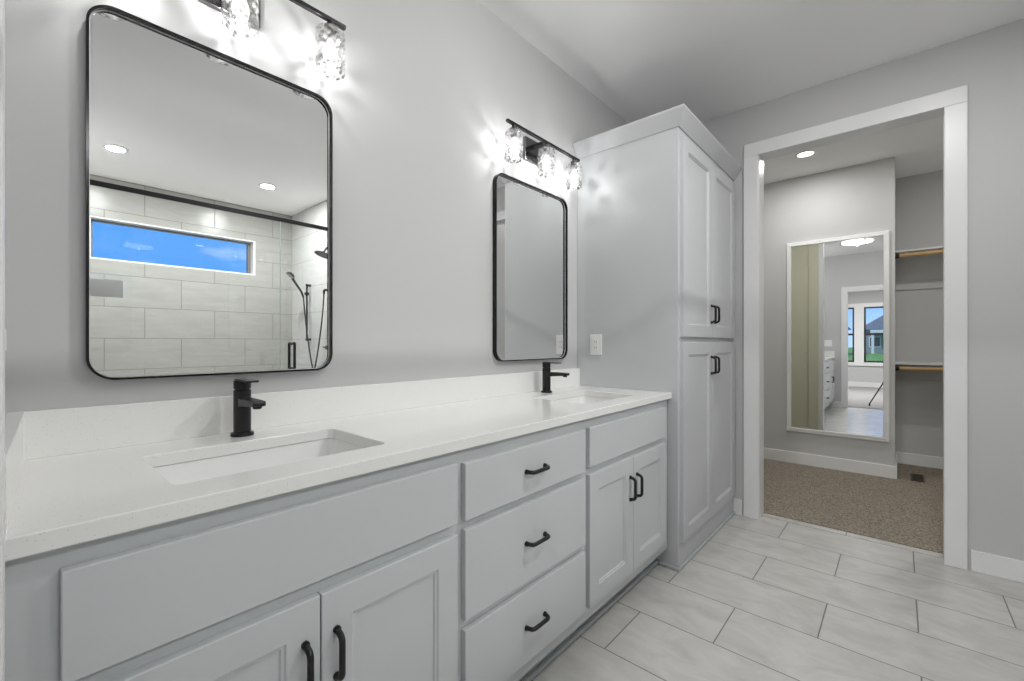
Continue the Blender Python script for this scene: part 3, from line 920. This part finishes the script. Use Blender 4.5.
obj('arm', bm, 'black', rh, smooth=True)
bm = bmesh.new()
dv = Vector((-.35, 0, -.94)).normalized(); pc = Vector((SHX - .12, -1.665, 2.125))
tube(bm, [pc, pc + dv * .02], .018, 24, .03); tube(bm, [pc + dv * .02, pc + dv * .032], .080, 32, .086)
obj('head', bm, 'black', rh, smooth=True)
sv = thing('shower_valve', 'black shower valve with lever low on the shower end wall', 'shower valve', (SHX, -1.70, 1.115))
bm = bmesh.new(); tube(bm, [(SHX, -1.75, 1.115), (SHX - .008, -1.75, 1.115)], .075, 32)
obj('escutcheon', bm, 'black', sv, smooth=True)
bm = bmesh.new(); tube(bm, [(SHX - .008, -1.75, 1.115), (SHX - .055, -1.75, 1.115)], .022, 20); tube(bm, [(SHX - .045, -1.75, 1.115), (SHX - .05, -1.83, 1.12)], .008, 12)
obj('lever', bm, 'black', sv, smooth=True)

# ------------------------------------------------------------ tripod standing in the entry doorway
tp = thing('tripod', 'black camera tripod whose leg shows in the closet mirror', 'tripod', (0, 0, 0))
bm = bmesh.new(); lathe(bm, [(0, .98), (.018, .98), (.022, .94), (.030, .93), (.030, .89), (.014, .88), (.014, .72), (0, .72)], (0.0, 0, 0), seg=20, cap=False)
obj('center_column', bm, 'black', tp, smooth=True)
for fx, fy in ((-.50, .425), (.60, .18), (.075, -.52)):
    top = Vector((0, 0, .91)); ft = Vector((fx, fy, .02)); q = top.lerp(ft, .06)
    bm = bmesh.new(); tube(bm, [q, top.lerp(ft, .45)], .015, 12, .014); tube(bm, [top.lerp(ft, .45), top.lerp(ft, .97)], .011, 12, .009)
    lg = obj('leg', bm, 'black', tp, smooth=True)
    bm = bmesh.new(); e_ = top.lerp(ft, .97); tube(bm, [e_, Vector((e_.x, e_.y, 0.009))], .013, 12)
    obj('rubber_foot', bm, 'black', lg, smooth=True)

# ------------------------------------------------------------ outside
lw = bmesh.new(); box(lw, -160, -5.1, -90, 90, -.5, -.35)
struct(obj('ground', lw, 'lawn'))
def house(x, y, wdt, dep, h, rise, label, m='siding'):
    t = thing('neighbour_house', label, 'house', (x, y, -.35))
    z0 = -.35
    bx('wall', m, (x - dep, x, y - wdt / 2, y + wdt / 2, z0, h), t)
    bm = bmesh.new()
    e = .5
    ridge = [(x - dep / 2, y - wdt / 2 + wdt * .25, h + rise), (x - dep / 2, y + wdt / 2 - wdt * .25, h + rise)]
    c = [(x + e, y - wdt / 2 - e, h), (x + e, y + wdt / 2 + e, h), (x - dep - e, y + wdt / 2 + e, h), (x - dep - e, y - wdt / 2 - e, h)]
    V = [bm.verts.new(p) for p in c + ridge]
    for f in ((0, 1, 5, 4), (1, 2, 5), (2, 3, 4, 5), (3, 0, 4), (3, 2, 1, 0)):
        bm.faces.new([V[i] for i in f])
    obj('roof', bm, 'roof', t)
    k = int(wdt // 3)
    for i in range(k):
        yy = y - wdt / 2 + 1.4 + i * (wdt - 2.8) / max(1, k - 1)
        f = bx('window', 'trim', (x, x + .06, yy - .65, yy + .65, .5, 2.0), t)
        bx('pane', 'darkglass', (x + .06, x + .08, yy - .55, yy + .55, .6, 1.9), f)
    return t
house(-56, 9.6, 8.5, 9, 2.9, 3.1, 'white house with grey hip roof beyond the lawn, left in the window reflection')
h2 = house(-70, -1.5, 11, 9, 3.0, 2.6, 'blue-grey house with grey hip roof beyond the lawn, right in the window reflection', 'brickgrey')
bx('porch', 'siding', [(-69.9, -67.5, -2.5, 3.0, 2.5, 2.9), (-67.9, -67.6, 2.6, 2.9, -.35, 2.5), (-67.9, -67.6, .2, .5, -.35, 2.5), (-67.9, -67.6, -2.4, -2.1, -.35, 2.5)], h2)
